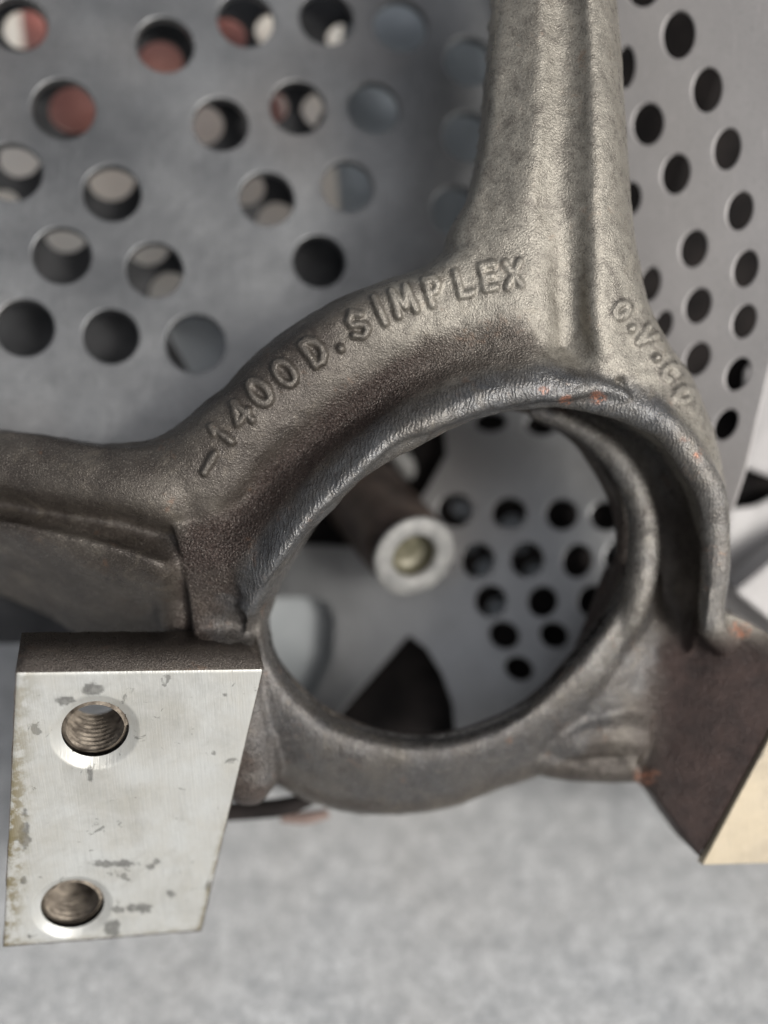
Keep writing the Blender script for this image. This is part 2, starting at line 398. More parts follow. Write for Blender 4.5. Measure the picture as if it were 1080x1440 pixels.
FO = [(310, 880), (300, 965), (322, 1050), (390, 1106), (460, 1136), (540, 1147), (625, 1139), (700, 1112), (775, 1080), (860, 1010), (925, 905), (936, 812)]
FW = [-100, -108, -116, -124, -130, -134, -136, -136, -134, -132, -138, -150]
fl = []
for (ix, iy), (ox, oy), fw in zip(FI, FO, FW):
    L_ = lambda t: (ix + (ox - ix) * t, iy + (oy - iy) * t)
    fl.append([(*L_(.04), fw - 110), (*L_(-.05), fw - 54), (*L_(.0), fw - 18), (*L_(.1), fw + 2), (*L_(.24), fw + 4), (*L_(.42), fw - 4), (*L_(.58), fw - 18), (*L_(.74), fw - 38), (*L_(.88), fw - 52), (*L_(.97), fw - 70), (*L_(1.0), fw - 100)])
PARTS.append(patch([list(q) for q in zip(*fl)], 26, 4))

# inner machined land standing proud along the right of the bore
PARTS.append(sweep([(846, 935, -176, 12), (872, 892, -154, 18), (892, 852, -140, 23), (903, 800, -134, 25), (905, 742, -136, 24), (888, 680, -140, 22), (850, 628, -146, 20), (800, 594, -152, 17), (745, 574, -158, 14)], 6))
PARTS.append(sweep([(828, 912, -215, 14), (856, 868, -212, 15), (873, 820, -210, 16), (878, 750, -210, 16), (866, 694, -210, 16), (832, 640, -214, 13), (796, 606, -222, 9), (750, 584, -230, 6)], 6))
# lobe at the lower left, lug at the lower right
PARTS.append(sweep([(346, 990, -150, 40), (350, 1045, -150, 48), (350, 1088, -158, 50), (350, 1108, -162, 40), (350, 1126, -166, 22)], 6))
PARTS.append(sweep([(330, 900, -120, 40), (336, 960, -140, 52), (345, 1030, -160, 54)], 6))
PARTS.append(sweep([(740, 1040, -215, 30), (790, 1034, -208, 44), (850, 1024, -208, 50), (900, 1030, -215, 50)], 6))
PARTS.append(sweep([(740, 1052, -215, 36), (800, 1066, -212, 36), (850, 1074, -205, 30), (890, 1070, -205, 34)], 6))
# arm going left: upper flange and lower ridge with a groove between
def armB(x, yt, g, r, b, bw_, z=0):
    return [(x, yt + 4, -85 + z), (x, yt + 8, -36 + z), (x, yt + (g - yt) * .35, -10 + z), (x, yt + (g - yt) * .7, -6 + z), (x, g - 8, -20 + z), (x, g + 14, -62 + z), (x, (g + r) / 2 + 12, -44 + z),
            (x, r, -18 + z), (x, r + (b - r) * .25, -50 + z), (x, r + (b - r) * .55, -140 + z), (x, b, bw_ - 90 + z)]
rowsB = [armB(-280, 590, 670, 708, 790, -140, -90), armB(-120, 594, 682, 720, 806, -150, -50), armB(0, 600, 692, 735, 838, -160, -24), armB(60, 608, 703, 748, 864, -160, -14), armB(120, 618, 712, 762, 898, -165, -6), armB(175, 622, 722, 776, 915, -165), armB(225, 616, 734, 792, 920, -160)]
rowsB.append([(262, 600, -85), (262, 612, -36), (262, 650, -12), (262, 690, -12), (262, 725, -26), (262, 748, -46), (262, 775, -56), (262, 800, -64), (262, 830, -84), (262, 865, -120), (262, 895, -150)])
PARTS.append(patch(rowsB, 74, 5))
# bracket under the arm joining the end pad
br = [
    [(242, 736, -28), (254, 790, -44), (264, 842, -66), (270, 880, -84), (272, 905, -58), (274, 922, -30)],
    [(262, 744, -26), (280, 792, -40), (292, 842, -64), (302, 880, -86), (304, 905, -64), (306, 922, -36)],
    [(296, 762, -36), (318, 802, -40), (330, 846, -64), (338, 880, -92), (340, 905, -70), (341, 922, -42)],
    [(328, 790, -44), (346, 822, -46), (354, 856, -68), (358, 884, -98), (360, 905, -76), (360, 922, -48)],
]
PARTS.append(sweep([(250, 770, -95, 30), (252, 830, -125, 36), (256, 890, -150, 36)], 6))
PARTS.append(patch(br, 110, 5, (0, -.25, -1)))
# lower right mass: ring to the right arm
lr = [
    [(880, 815, -170), (905, 805, -215), (930, 808, -222), (968, 830, -205), (1006, 862, -128), (1040, 868, -120), (1100, 905, -140), (1180, 955, -150)],
    [(838, 930, -172), (878, 912, -158), (918, 905, -176), (965, 908, -186), (1022, 912, -155), (1070, 940, -150), (1130, 985, -150), (1200, 1020, -150)],
    [(800, 995, -176), (845, 990, -160), (892, 995, -175), (945, 992, -176), (1005, 995, -158), (1060, 1015, -150), (1110, 1045, -150), (1180, 1080, -150)],
    [(790, 1034, -205), (838, 1036, -186), (886, 1044, -196), (932, 1056, -178), (982, 1070, -160), (1024, 1096, -150), (1070, 1118, -150), (1120, 1140, -150)],
    [(850, 1072, -215), (872, 1086, -210), (902, 1104, -194), (930, 1132, -170), (956, 1168, -158), (986, 1210, -150), (1020, 1200, -150), (1060, 1200, -150)],
]
lr = [[(x, y, z) if x < 1030 else (x, y, z) for x, y, z in r] for r in lr]
# trim to the straight edge shared with the machined end: points beyond the edge line slide onto it
def edge_x(y): return 986 + (1209 - y) * (1083 - 986) / (1209 - 1028)
lr = [[(min(x, edge_x(y)), y, z) for x, y, z in r] for r in lr]
PARTS.append(patch(lr, 90, 5, (-.2, .2, -1)))

V, F = [], []
for v, f in PARTS:
    n0 = len(V); V += list(v); F += [tuple(n0 + i for i in q) for q in f]
me = bpy.data.meshes.new('raw'); me.from_pydata([tuple(x) for x in V], [], F); me.update()
bm = bmesh.new(); bm.from_mesh(me); bmesh.ops.recalc_face_normals(bm, faces=bm.faces); bm.to_mesh(me); bm.free()
raw = bpy.data.objects.new('raw', me); C.objects.link(raw)
rm = raw.modifiers.new('r', 'REMESH'); rm.mode = 'VOXEL'; rm.voxel_size = 3.4; rm.adaptivity = 0
sm = raw.modifiers.new('s', 'SMOOTH'); sm.factor = .5; sm.iterations = 15
dg = bpy.context.evaluated_depsgraph_get()
body = bpy.data.meshes.new_from_object(raw.evaluated_get(dg))
bpy.data.objects.remove(raw)
print('fused', len(body.vertices), 'verts', round(time.time() - T0, 1), 's')

# ---- raised lettering: finer mesh under the letters, then the skin is pushed out along the strokes
def proj(co):
    k = D / (D - co[:, 2]); return co[:, 0] * k + 540, 720 - co[:, 1] * k
GL = {  # strokes in a box 0..1 wide, 0..1 high
 '1': [[(.5, 0), (.5, 1)], [(.5, 1), (.25, .75)]],
 '4': [[(.75, 0), (.75, 1)], [(.75, 1), (.1, .35)], [(.1, .35), (.95, .35)]],
 '0': [[(.5 + .42 * math.sin(a), .5 + .5 * math.cos(a)) for a in np.linspace(0, 2 * math.pi, 17)]],
 'D': [[(.15, 0), (.15, 1), (.5, 1), (.82, .8), (.9, .5), (.82, .2), (.5, 0), (.15, 0)]],
 '.': [[(.5, .0), (.5, .06)]], '-': [[(.1, .45), (.9, .45)]],
 'S': [[(.85, .82), (.5, 1), (.15, .8), (.2, .6), (.5, .5), (.8, .38), (.85, .18), (.5, 0), (.12, .18)]],
 'I': [[(.5, 0), (.5, 1)]],
 'M': [[(.05, 0), (.12, 1), (.5, .3), (.88, 1), (.95, 0)]],
 'P': [[(.2, 0), (.2, 1), (.65, 1), (.85, .78), (.65, .5), (.2, .5)]],
 'L': [[(.2, 1), (.2, 0), (.85, 0)]],
 'E': [[(.85, 1), (.2, 1), (.2, 0), (.85, 0)], [(.2, .5), (.7, .5)]],
 'X': [[(.1, 0), (.9, 1)], [(.1, 1), (.9, 0)]],
 'O': [[(.5 + .42 * math.sin(a), .5 + .5 * math.cos(a)) for a in np.linspace(0, 2 * math.pi, 17)]],
 'V': [[(.1, 1), (.5, 0), (.9, 1)]],
 'C': [[(.85, .8), (.5, 1), (.18, .75), (.12, .5), (.18, .25), (.5, 0), (.85, .2)]],
}
# char, centre, direction of the text (degrees, up the frame positive), width, height, relief
TXT = [('-', 293, 650, 60, 40, 40, 5.5), ('1', 312, 611, 52, 24, 36, 6), ('4', 338, 584, 48, 28, 36, 6), ('0', 366, 552, 44, 28, 38, 6.5), ('0', 401, 525, 40, 28, 38, 6.5), ('D', 442, 494, 36, 30, 38, 6.5),
       ('.', 477, 486, 32, 10, 10, 6), ('S', 503, 457, 27, 28, 38, 6.5), ('I', 534, 438, 24, 14, 38, 6), ('M', 567, 425, 21, 30, 36, 5.5), ('P', 610, 411, 18, 26, 37, 5), ('L', 651, 398, 14, 24, 36, 4.6),
       ('E', 687, 389, 10, 25, 35, 4.2), ('X', 722, 386, 6, 27, 36, 3.8),
       ('O', 874, 436, -50, 20, 24, 3.2), ('.', 890, 460, -50, 8, 8, 6), ('V', 908, 474, -52, 22, 26, 3.2), ('.', 925, 502, -55, 8, 8, 6), ('C', 944, 524, -55, 22, 26, 3.2), ('O', 962, 556, -58, 22, 24, 3.2)]
SEG = []
for ch, cx, cy, ang, gw, gh, hh in TXT:
    gw *= .95; gh *= .93
    a = R(ang)
    for st in GL[ch]:
        q = [(cx + (u - .5) * gw * math.cos(a) - (v - .5) * gh * math.sin(a), cy - (u - .5) * gw * math.sin(a) - (v - .5) * gh * math.cos(a)) for u, v in st]
        for i in range(len(q) - 1): SEG.append((*q[i], *q[i + 1], hh))
SEG = np.array(SEG)
bm = bmesh.new(); bm.from_mesh(body)
co_ = np.array([v.co[:] for v in bm.verts]); px, py = proj(co_)
nz_ = np.array([v.normal.z for v in bm.verts])
def near(px, py, rad):
    m = np.zeros(len(px), bool)
    for x0, y0, x1, y1, h in SEG:
        dx, dy = x1 - x0, y1 - y0; L = dx * dx + dy * dy + 1e-6
        t = np.clip(((px - x0) * dx + (py - y0) * dy) / L, 0, 1)
        m |= (px - x0 - t * dx) ** 2 + (py - y0 - t * dy) ** 2 < rad * rad
    return m
for rnd in range(1):
    m = near(px, py, 13) & (nz_ > .15) & (co_[:, 2] > -130)
    bm.faces.ensure_lookup_table()
    fs = [f for f in bm.faces if any(m[v.index] for v in f.verts)]
    es = list({e for f in fs for e in f.edges})
    bmesh.ops.subdivide_edges(bm, edges=es, cuts=1, use_grid_fill=True)
    bm.verts.index_update(); bm.normal_update()
bm.to_mesh(body); bm.free()
print('subdivided', len(body.vertices), round(time.time() - T0, 1), 's')
n = len(body.vertices)
co_ = np.empty(n * 3); body.vertices.foreach_get('co', co_); co_ = co_.reshape(-1, 3)
no_ = np.empty(n * 3); body.vertex_normals.foreach_get('vector', no_); no_ = no_.reshape(-1, 3)
px, py = proj(co_)

def vnoise(p, sc, seed=0):      # cheap smooth value noise, vectorised
    q = p * sc + 1000.3 + seed * 17.7; i = np.floor(q).astype(np.int64); f = q - i; f = f * f * (3 - 2 * f)
    def hsh(x, y, z):
        hh = (x * 73856093) ^ (y * 19349663) ^ (z * 83492791) ^ (seed * 2654435761)
        hh = (hh ^ (hh >> 13)) * 1274126177 & 0x7fffffff
        return (hh & 0xffff) / 65535.
    r = 0
    for dx in (0, 1):
        for dy in (0, 1):
            for dz in (0, 1):
                wgt = (f[:, 0] if dx else 1 - f[:, 0]) * (f[:, 1] if dy else 1 - f[:, 1]) * (f[:, 2] if dz else 1 - f[:, 2])
                r = r + wgt * hsh(i[:, 0] + dx, i[:, 1] + dy, i[:, 2] + dz)
    return r - .5
lift = np.zeros(n)
front = (no_[:, 2] > .15) & (co_[:, 2] > -130)
wob = vnoise(co_, .12, 5) * 2.2 + vnoise(co_, .05, 6) * 1.2
for x0, y0, x1, y1, h in SEG:
    dx, dy = x1 - x0, y1 - y0; L = dx * dx + dy * dy + 1e-6
    t = np.clip(((px - x0) * dx + (py - y0) * dy) / L, 0, 1)
    d = np.hypot(px - x0 - t * dx, py - y0 - t * dy) + wob
    lift = np.maximum(lift, 1.15 * h * np.exp(-(np.clip(d - 2.2, 0, None) / 3.5) ** 2))
co_ += no_ * (lift * front)[:, None]
co_ += no_ * (vnoise(co_, .016, 1) * 4.5 + vnoise(co_, .05, 2) * 1.8 + vnoise(co_, .15, 3) * .6)[:, None]

# ---- wear and tone masks, with painted bore shade, carried by the skin
def polyd(p, spec):
    q = catmull(np.array([list(P(a, b, c)) for a, b, c, *_ in spec]), 4)
    best = np.full(len(p), 1e9)
    for i in range(len(q) - 1):
        a, b = q[i], q[i + 1]; ab = b - a
        t = np.clip(((p - a) @ ab) / (ab @ ab), 0, 1)
        best = np.minimum(best, np.linalg.norm(p - a - t[:, None] * ab, axis=1))
    return best
sst = lambda x, a, b: (lambda t: t * t * (3 - 2 * t))(np.clip((x - a) / (b - a), 0, 1))
jit = vnoise(co_, .03, 7) * 14 + vnoise(co_, .09, 8) * 7
dl = polyd(co_, [(a + 4, b + 4, c + 20) for a, b, c, r in LIP]) + jit
lip = (1 - sst(dl, 20, 56)) * (1 - .45 * sst(px, 900, 1000))
dr = polyd(co_, [(a, b, c) for a, b, c, r in RING + RING[:1]])
lip = np.maximum(lip, .5 * (1 - sst(dr + jit * 2, 56, 84)) * (co_[:, 2] < -60) * (1 - sst(px, 915, 965)) * sst(co_[:, 2], -196, -172))
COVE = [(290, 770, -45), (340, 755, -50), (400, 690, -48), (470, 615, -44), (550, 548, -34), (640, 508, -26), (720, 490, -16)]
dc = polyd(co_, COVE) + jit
pit_and_shade = (1 - sst(dc, 22, 58)) * (1 - .35 * sst(px, 480, 700))
bore = (1 - sst(co_[:, 2], -205, -180)) * (1 - sst(np.hypot((px - 630) / 262, (py - 820) / 225), 1.0, 1.06)) * (no_[:, 2] > -.5)  # shade of the deep bore painted into the skin by depth
pit_and_shade = np.maximum(pit_and_shade, bore)
pit_and_shade = np.maximum(pit_and_shade, .8 * (1 - sst(px + jit, 392, 412)) * sst(py, 1010, 1050))
# darker skin of the bracket and of the right arm
pit_and_shade = np.maximum(pit_and_shade, 1. * sst(px + jit, 885, 955) * sst(py, 850, 930))
pit_and_shade = np.maximum(pit_and_shade, .55 * (1 - sst(px + jit, 345, 385)) * sst(py, 735, 800) * sst(px + jit, 232, 262))
tan = sst(px + jit * 1.5 + (720 - py) * .55, 560, 800) * (1 - lip) * (co_[:, 2] > -140)
tan = np.clip(tan, 0, 1)
ora = np.zeros(n)
for x, y, r in ((797, 564, 9), (843, 560, 10), (764, 550, 7), (962, 618, 8), (980, 640, 6), (912, 1092, 16), (1040, 885, 14)):
    ora = np.maximum(ora, .8 * (1 - sst(np.hypot((px - x) * .7, py - y) + jit * .6, r * .4, r)))
ora *= (co_[:, 2] > -260)
let = np.clip(lift / 5, 0, 1) * front
gr = np.zeros(n)
for x0, y0, x1, y1, h in SEG:
    dx, dy = x1 - x0, y1 - y0; L = dx * dx + dy * dy + 1e-6
    t = np.clip(((px - x0) * dx + (py - y0) * dy) / L, 0, 1)
    gr = np.maximum(gr, 1 - sst(np.hypot(px - x0 - t * dx, py - y0 - t * dy), 6, 13))
gr = gr * (1 - sst(lift, .5, 3.5)) * front
plate = sst(px + jit, 900, 960) * sst(py + jit, 880, 935) * (co_[:, 2] < -90)
for nm, arr in (('plate', plate), ('worn', let), ('grime', gr), ('lip', lip), ('pit_and_shade', pit_and_shade * (1 - lip)), ('tan', tan), ('orange', ora)):
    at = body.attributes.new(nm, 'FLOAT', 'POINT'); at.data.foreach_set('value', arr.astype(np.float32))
body.vertices.foreach_set('co', W(co_).ravel()); body.update()

spider = empty('cast_iron_bracket', WP(600, 1100, -260))
tag(spider, 'dark cast iron three-armed bracket with raised lettering round its open ring', 'casting')
link('body', body, IRON, spider, ORGS[spider.name])
print('body', round(time.time() - T0, 1), 's')

# ------------------------------------------------------------------ machined end pads of the casting
def curve_plate(outline, holes, thick, bevel=0., res=1):
    """flat plate with holes in its own plane: [(x,y)], holes as lists of (x,y); returns verts, faces"""
    cu = bpy.data.curves.new('c', 'CURVE'); cu.dimensions = '2D'; cu.fill_mode = 'BOTH'; cu.extrude = thick / 2
    cu.bevel_depth = bevel; cu.bevel_resolution = res; cu.offset = -bevel
    for poly in [outline] + holes:
        sp = cu.splines.new('POLY'); sp.points.add(len(poly) - 1); sp.use_cyclic_u = True
        for p, q in zip(sp.points, poly): p.co = (q[0], q[1], 0, 1)
    o = bpy.data.objects.new('c', cu); C.objects.link(o)
    dg = bpy.context.evaluated_depsgraph_get()
    m = bpy.data.meshes.new_from_object(o.evaluated_get(dg)); bpy.data.objects.remove(o)
    bm = bmesh.new(); bm.from_mesh(m); bmesh.ops.remove_doubles(bm, verts=bm.verts, dist=.01); bmesh.ops.recalc_face_normals(bm, faces=bm.faces)
    bm.to_mesh(m); bm.free()
    return m
class Frame:
    """a plane through three traced spots; tools to go between spots and its own metres"""
    def __init__(s, a, b, c):
        a, b, c = P(*a), P(*b), P(*c); s.o = a
        n = np.cross(b - a, c - a); n /= np.linalg.norm(n)
        if n[2] < 0: n = -n
        s.n = n; x = np.array([1., 0, 0]); x -= n * x.dot(n); s.x = x / np.linalg.norm(x); s.y = np.cross(n, s.x)
    def hit(s, px, py):
        eye = np.array([0, 0, D]); d = P(px, py, 0) - eye
        t = (s.o - eye).dot(s.n) / d.dot(s.n); return eye + d * t
    def ab(s, px, py):
        q = s.hit(px, py) - s.o; return q.dot(s.x), q.dot(s.y)
    def mesh(s, m, dz=0.):
        k = len(m.vertices); c = np.empty(k * 3); m.vertices.foreach_get('co', c); c = c.reshape(-1, 3)
        q = s.o + c[:, :1] * s.x + c[:, 1:2] * s.y + (c[:, 2:] + dz) * s.n
        m.vertices.foreach_set('co', W(q).ravel()); m.update(); return m
def circ(c, r, n=28, k=1.): return [(c[0] + r * math.cos(2 * math.pi * i / n), c[1] + r * k * math.sin(2 * math.pi * i / n)) for i in range(n)]

# left pad: silver front face, dark rough sides
PF = Frame((22, 945, 70), (371, 940, -15), (144, 1320, -135))
quad = [PF.ab(*q) for q in ((22, 944), (371, 939), (283, 1309), (4, 1332))]
def dense(q, k):
    out = []
    for i in range(len(q)):
        a, b = np.array(q[i]), np.array(q[(i + 1) % len(q)])
        for t in range(k): out.append(tuple(a + (b - a) * t / k))
    return out
rnd = random.Random(4)
ol = [(x + rnd.uniform(-.8, .8), y + rnd.uniform(-.8, .8)) for x, y in dense(quad, 26)]
h1, h2 = PF.ab(134, 1030), PF.ab(102, 1276)
TH_P = 108
pm = curve_plate(ol, [circ(h1, 64, 40), circ(h2, 62, 40)], TH_P)
PF.mesh(pm, -TH_P / 2)
# the block body takes the iron skin; masks for its material
for nm, val in (('lip', 0.), ('pit_and_shade', .35), ('tan', .15), ('orange', 0.), ('plate', 0.), ('worn', 0.), ('grime', 0.)):
    at = pm.attributes.new(nm, 'FLOAT', 'POINT'); at.data.foreach_set('value', np.full(len(pm.vertices), val, np.float32))
pad = link('end_pad', pm, IRON, spider, WP(190, 930, 0), smooth=False)
# machined skin: thin, with countersunk holes built as a fine grid
def pad_face():
    nx, ny = 150, 190
    q = [np.array(PF.ab(*c)) for c in ((22.8, 945.5), (370, 940.6), (282, 1308), (4.8, 1331))]
    P2 = [[q[0] * (1 - u) * (1 - v) + q[1] * u * (1 - v) + q[2] * u * v + q[3] * (1 - u) * v for u in np.linspace(0, 1, nx)] for v in np.linspace(0, 1, ny)]
    A = np.array(P2).reshape(-1, 2)
    U, Vv = np.meshgrid(np.linspace(0, 1, nx), np.linspace(0, 1, ny)); U = U.ravel(); Vv = Vv.ravel()
    z = np.full(len(A), 1.2)
    e = np.minimum(np.minimum(U, 1 - U) * 340, np.minimum(Vv, 1 - Vv) * 420)
    z -= 1.6 * np.clip(1 - e / 4, 0, 1) ** 2
    keep = np.ones(len(A), bool)
    for hc, rr in ((h1, (46, 61)), (h2, (46, 59))):
        off = A - np.array(hc); d = np.hypot(off[:, 0], off[:, 1])
        # pull nearby vertices onto the two circles for clean edges
        for rc in rr:
            m_ = np.abs(d - rc) < 1.5; A[m_] = np.array(hc) + off[m_] * (rc / d[m_])[:, None]
            off = A - np.array(hc); d = np.hypot(off[:, 0], off[:, 1])
        keep &= d >= rr[0] - .6
        z = np.where(d < rr[1], z - (rr[1] - d) * .62, z)
    F = []
    for i in range(ny - 1):
        for j in range(nx - 1):
            f = (i * nx + j, (i + 1) * nx + j, (i + 1) * nx + j + 1, i * nx + j + 1)
            if all(keep[k] for k in f): F.append(f)
    q3 = PF.o + A[:, :1] * PF.x + A[:, 1:2] * PF.y + z[:, None] * PF.n
    m = mesh_from(W(q3), F)
    sp = proj(q3)
    ed = (1 - sst(U, 0, .13)) * (.5 + .5 * sst(Vv, .1, .5)) * .95 + .8 * (1 - sst(1 - U, 0, .035)) * sst(Vv, .4, .8) + .5 * (1 - sst(1 - Vv, 0, .03))
    stn = np.zeros(len(A))
    jj = vnoise(np.c_[A, z] , .08, 3) * 9 + vnoise(np.c_[A, z], .25, 4) * 5
    for x, y, rx, ry in ((131, 969, 16, 9), (90, 985, 14, 7), (198, 1276, 22, 8), (160, 1305, 13, 13), (168, 1279, 8, 5), (240, 1256, 8, 6), (212, 1220, 6, 4), (292, 1247, 5, 9), (32, 1238, 6, 6), (126, 1088, 5, 12), (160, 1215, 30, 6), (316, 977, 4, 3), (42, 1317, 4, 3), (220, 1211, 4, 4), (35, 1170, 9, 24)):
        s_ = np.hypot((sp[0] - x) / rx, (sp[1] - y) / ry) + jj * .13
        stn = np.maximum(stn, 1 - sst(s_, .75, 1.05))
    for nm, arr in (('edge', np.clip(ed, 0, 1)), ('stain', stn * .8)):
        at = m.attributes.new(nm, 'FLOAT', 'POINT'); at.data.foreach_set('value', arr.astype(np.float32))
    bm = bmesh.new(); bm.from_mesh(m); bmesh.ops.delete(bm, geom=[v for v in bm.verts if not v.link_faces], context='VERTS')
    bmesh.ops.recalc_face_normals(bm, faces=bm.faces)
    if sum(f.normal.dot(WD(PF.n)) for f in bm.faces) < 0: bmesh.ops.reverse_faces(bm, faces=bm.faces)
    bm.to_mesh(m); bm.free()
    return m
pf = link('machined_face', pad_face(), SILVER, spider, WP(190, 1120, 0))
pf['label'] = 'bright silver machined face with two countersunk holes'
# threaded bores
def thread(hc, name):
    V, F = [], []; n = 48; turns = 20
    for i in range(turns):
        z = -6 - i * (TH_P - 4) / turns; r = 46.5 if i % 2 else 40
        for k in range(n):
            t = 2 * math.pi * k / n; zz = z - (k / n) * 2 * (TH_P - 4) / turns
            V.append(PF.o + PF.x * (hc[0] + r * math.cos(t)) + PF.y * (hc[1] + r * math.sin(t)) + PF.n * zz)
    for i in range(turns - 1):
        for k in range(n - 1): F.append((i * n + k, i * n + k + 1, (i + 1) * n + k + 1, (i + 1) * n + k))
        if i + 3 < turns: F.append((i * n + n - 1, (i + 2) * n, (i + 3) * n, (i + 1) * n + n - 1))
    return link('threaded_hole', mesh_from(W(V), F), THREAD, spider, WP(134, 1030, 0), smooth=False)
THREAD = mat_simple('rusty_thread', (.09, .072, .055), (.36, .31, .25), 260, .55, .4, .0003)
thread(h1, 't'); thread(h2, 't')

# right pad, warm light face
WF = Frame((986, 1210, -150), (1083, 1028, -150), (1100, 1210, -190))
wq = [WF.ab(*q) for q in ((984, 1213), (1180, 1208), (1290, 1030), (1084, 1026))]
wm = WF.mesh(curve_plate(wq, [], 14, 1.0), 0)
for nm, val in (('edge', 0.), ('stain', 0.)):
    at = wm.attributes.new(nm, 'FLOAT', 'POINT'); at.data.foreach_set('value', np.full(len(wm.vertices), val, np.float32))
link('machined_face', wm, CREAM, spider, WP(1080, 1180, -160), smooth=False)['label'] = 'cream coloured machined end of the right arm'

# ------------------------------------------------------------------ perforated discs
def oval(fr, x, y, hw, hh, rot, n=28):
    c, s_ = math.cos(R(rot)), math.sin(R(rot))
    return [fr.ab(x + hw * math.cos(t) * c + hh * math.sin(t) * s_, y + hw * math.cos(t) * s_ - hh * math.sin(t) * c) for t in np.arange(n) * 2 * math.pi / n]
def disc(name, fr, outline, holes, thick, mat, label, nseg=30, group='perforated discs'):
    hs = [circ(fr.ab(x, y), r, nseg) for x, y, r in holes] if not callable(holes) else holes()
    m = curve_plate([fr.ab(*p) for p in outline], hs, thick, 2.4)
    fr.mesh(m, 0)
    o = link(name, m, mat, None, W(fr.hit(*outline[0]))[0], smooth=False)
    tag(o, label, 'disc', group)
    # shade smooth but keep creases
    nn = WD(fr.n)
    for p in m.polygons: p.use_smooth = abs(p.normal.dot(nn)) < .97
    return o
F1 = Frame((0, 300, -285), (600, 300, -400), (300, 700, -305))
holes1 = [(27, 38, 48.3), (232, 67, 49.4), (345, 32, 49.4), (458, 30, 48.3), (562, 40, 48.3), (90, 157, 52.5), (310, 178, 47.2), (418, 155, 48.3), (524, 155, 47.2), (18, 245, 49.4), (158, 275, 48.3), (375, 282, 47.2),
          (488, 265, 46.2), (88, 362, 48.3), (218, 382, 47.2), (448, 370, 46.2), (36, 463, 48.3), (157, 475, 46.2), (275, 485, 50.4), 
          (658, 90, 46.2), (656, 195, 46.2), (640, 300, 46.2), ]
disc('perforated_disc', F1, [(-40, -50), (720, -50), (760, 100), (760, 420), (620, 520), (530, 600), (410, 730), (325, 780), (230, 800), (110, 800), (60, 790), (-40, 760)], holes1, 16, STEEL,
     'large grey perforated disc behind the left side of the casting')
F2 = Frame((1075, 300, -190), (900, 300, -285), (1000, 800, -290))
right_holes = [(955, 50, 23, 34, 4), (995, 127, 21, 32, 6), (1023, 210, 19, 30, 10), (1041, 297, 18, 28, 14), (1049, 378, 17, 27, 16), (1047, 452, 16, 25, 20), (1038, 526, 16, 25, 26), (1021, 597, 15, 24, 30), (905, -25, 26, 36, 2),
               (880, 95, 14, 30, 4), (912, 175, 22, 30, 6), (951, 245, 20, 29, 10), (976, 350, 19, 27, 14), (982, 430, 18, 26, 20), (981, 505, 17, 25, 26), (990, -40, 24, 34, 2), (1060, 20, 20, 32, 5) ,
               (886, 280, 16, 24, 10), (914, 400, 15, 25, 14), (932, 458, 13, 22, 20)][:15] + [(886, 280, 16, 24, 10), (914, 400, 15, 25, 14), (932, 458, 13, 22, 20)]
disc('perforated_disc', F2, [(740, -260), (1180, -260), (1190, 60), (1140, 320), (1092, 480), (1068, 580), (1050, 660), (1030, 720), (1000, 740), (960, 660), (900, 540), (800, 300)],
     lambda: [oval(F2, *h) for h in right_holes], 5, STEEL2, 'pale perforated disc turned edgeways at the right of the lettered arm')
F3 = Frame((700, 600, -500), (880, 780, -440), (560, 1000, -470))
holes3 = [(640, 718, 22, 21, 0), (716, 722, 21, 20, 0), (790, 724, 20, 20, 0), (852, 726, 20, 19, 0), (672, 788, 20, 22, 20), (741, 787, 20, 22, 20), (812, 789, 18, 22, 20), (870, 784, 18, 22, 20),
          (690, 845, 19, 20, 20), (763, 846, 18, 20, 25), (832, 845, 17, 20, 25), (709, 893, 19, 17, 25), (779, 893, 18, 16, 25), (730, 940, 18, 15, 25), (762, 598, 20, 14, 0), (690, 594, 20, 13, 0), (830, 622, 18, 14, 0)]
wedge = [(575, 893), (600, 912), (622, 948), (637, 990), (642, 1050), (640, 1092), (420, 1092), (440, 1050), (470, 1012)]
pale = [(330, 842), (440, 840), (462, 848), (472, 872), (468, 925), (440, 985), (330, 985)]
def h3():
    return [oval(F3, a, b, c * 1.14, d * 1.1, e) for a, b, c, d, e in holes3] + [[F3.ab(*p) for p in wedge], [F3.ab(*p) for p in pale]]
disc('perforated_disc', F3, [(620, 560), (930, 560), (960, 760), (920, 960), (790, 1058), (650, 1106), (300, 1110), (300, 1000), (300, 770), (420, 766), (520, 770), (560, 740), (600, 690), (628, 640)], h3, 14, STEEL3,
     'dull perforated disc seen through the ring of the casting')
# second disc under the left one: its holes are out of step with the first
F4 = Frame((0, 300, -400), (600, 300, -500), (300, 700, -420))
holes4 = [(35, 42, 38.9), (225, 88, 42.0), (318, 52, 37.8), (386, 45, 35.7), (486, 58, 38.9), (105, 155, 46.2), (284, 176, 39.9), (378, 150, 35.7), (452, 156, 39.9), (28, 222, 37.8), (4, 290, 31.5), (157, 252, 42.0), (345, 264, 35.7), (390, 312, 37.8),
          (94, 326, 39.9), (208, 344, 39.9), (240, 412, 38.9), ]
disc('perforated_disc', F4, [(-38, -45), (500, -45), (498, 60), (480, 110), (440, 190), (438, 318), (500, 335), (500, 425), (345, 440), (212, 425), (330, 640), (330, 800), (230, 905), (-38, 905)], holes4, 12, DARKST,  # dark lower end extended to give shade under the left arm
     'dark perforated disc underneath the large left disc, seen through its holes and as added shade below its edge')

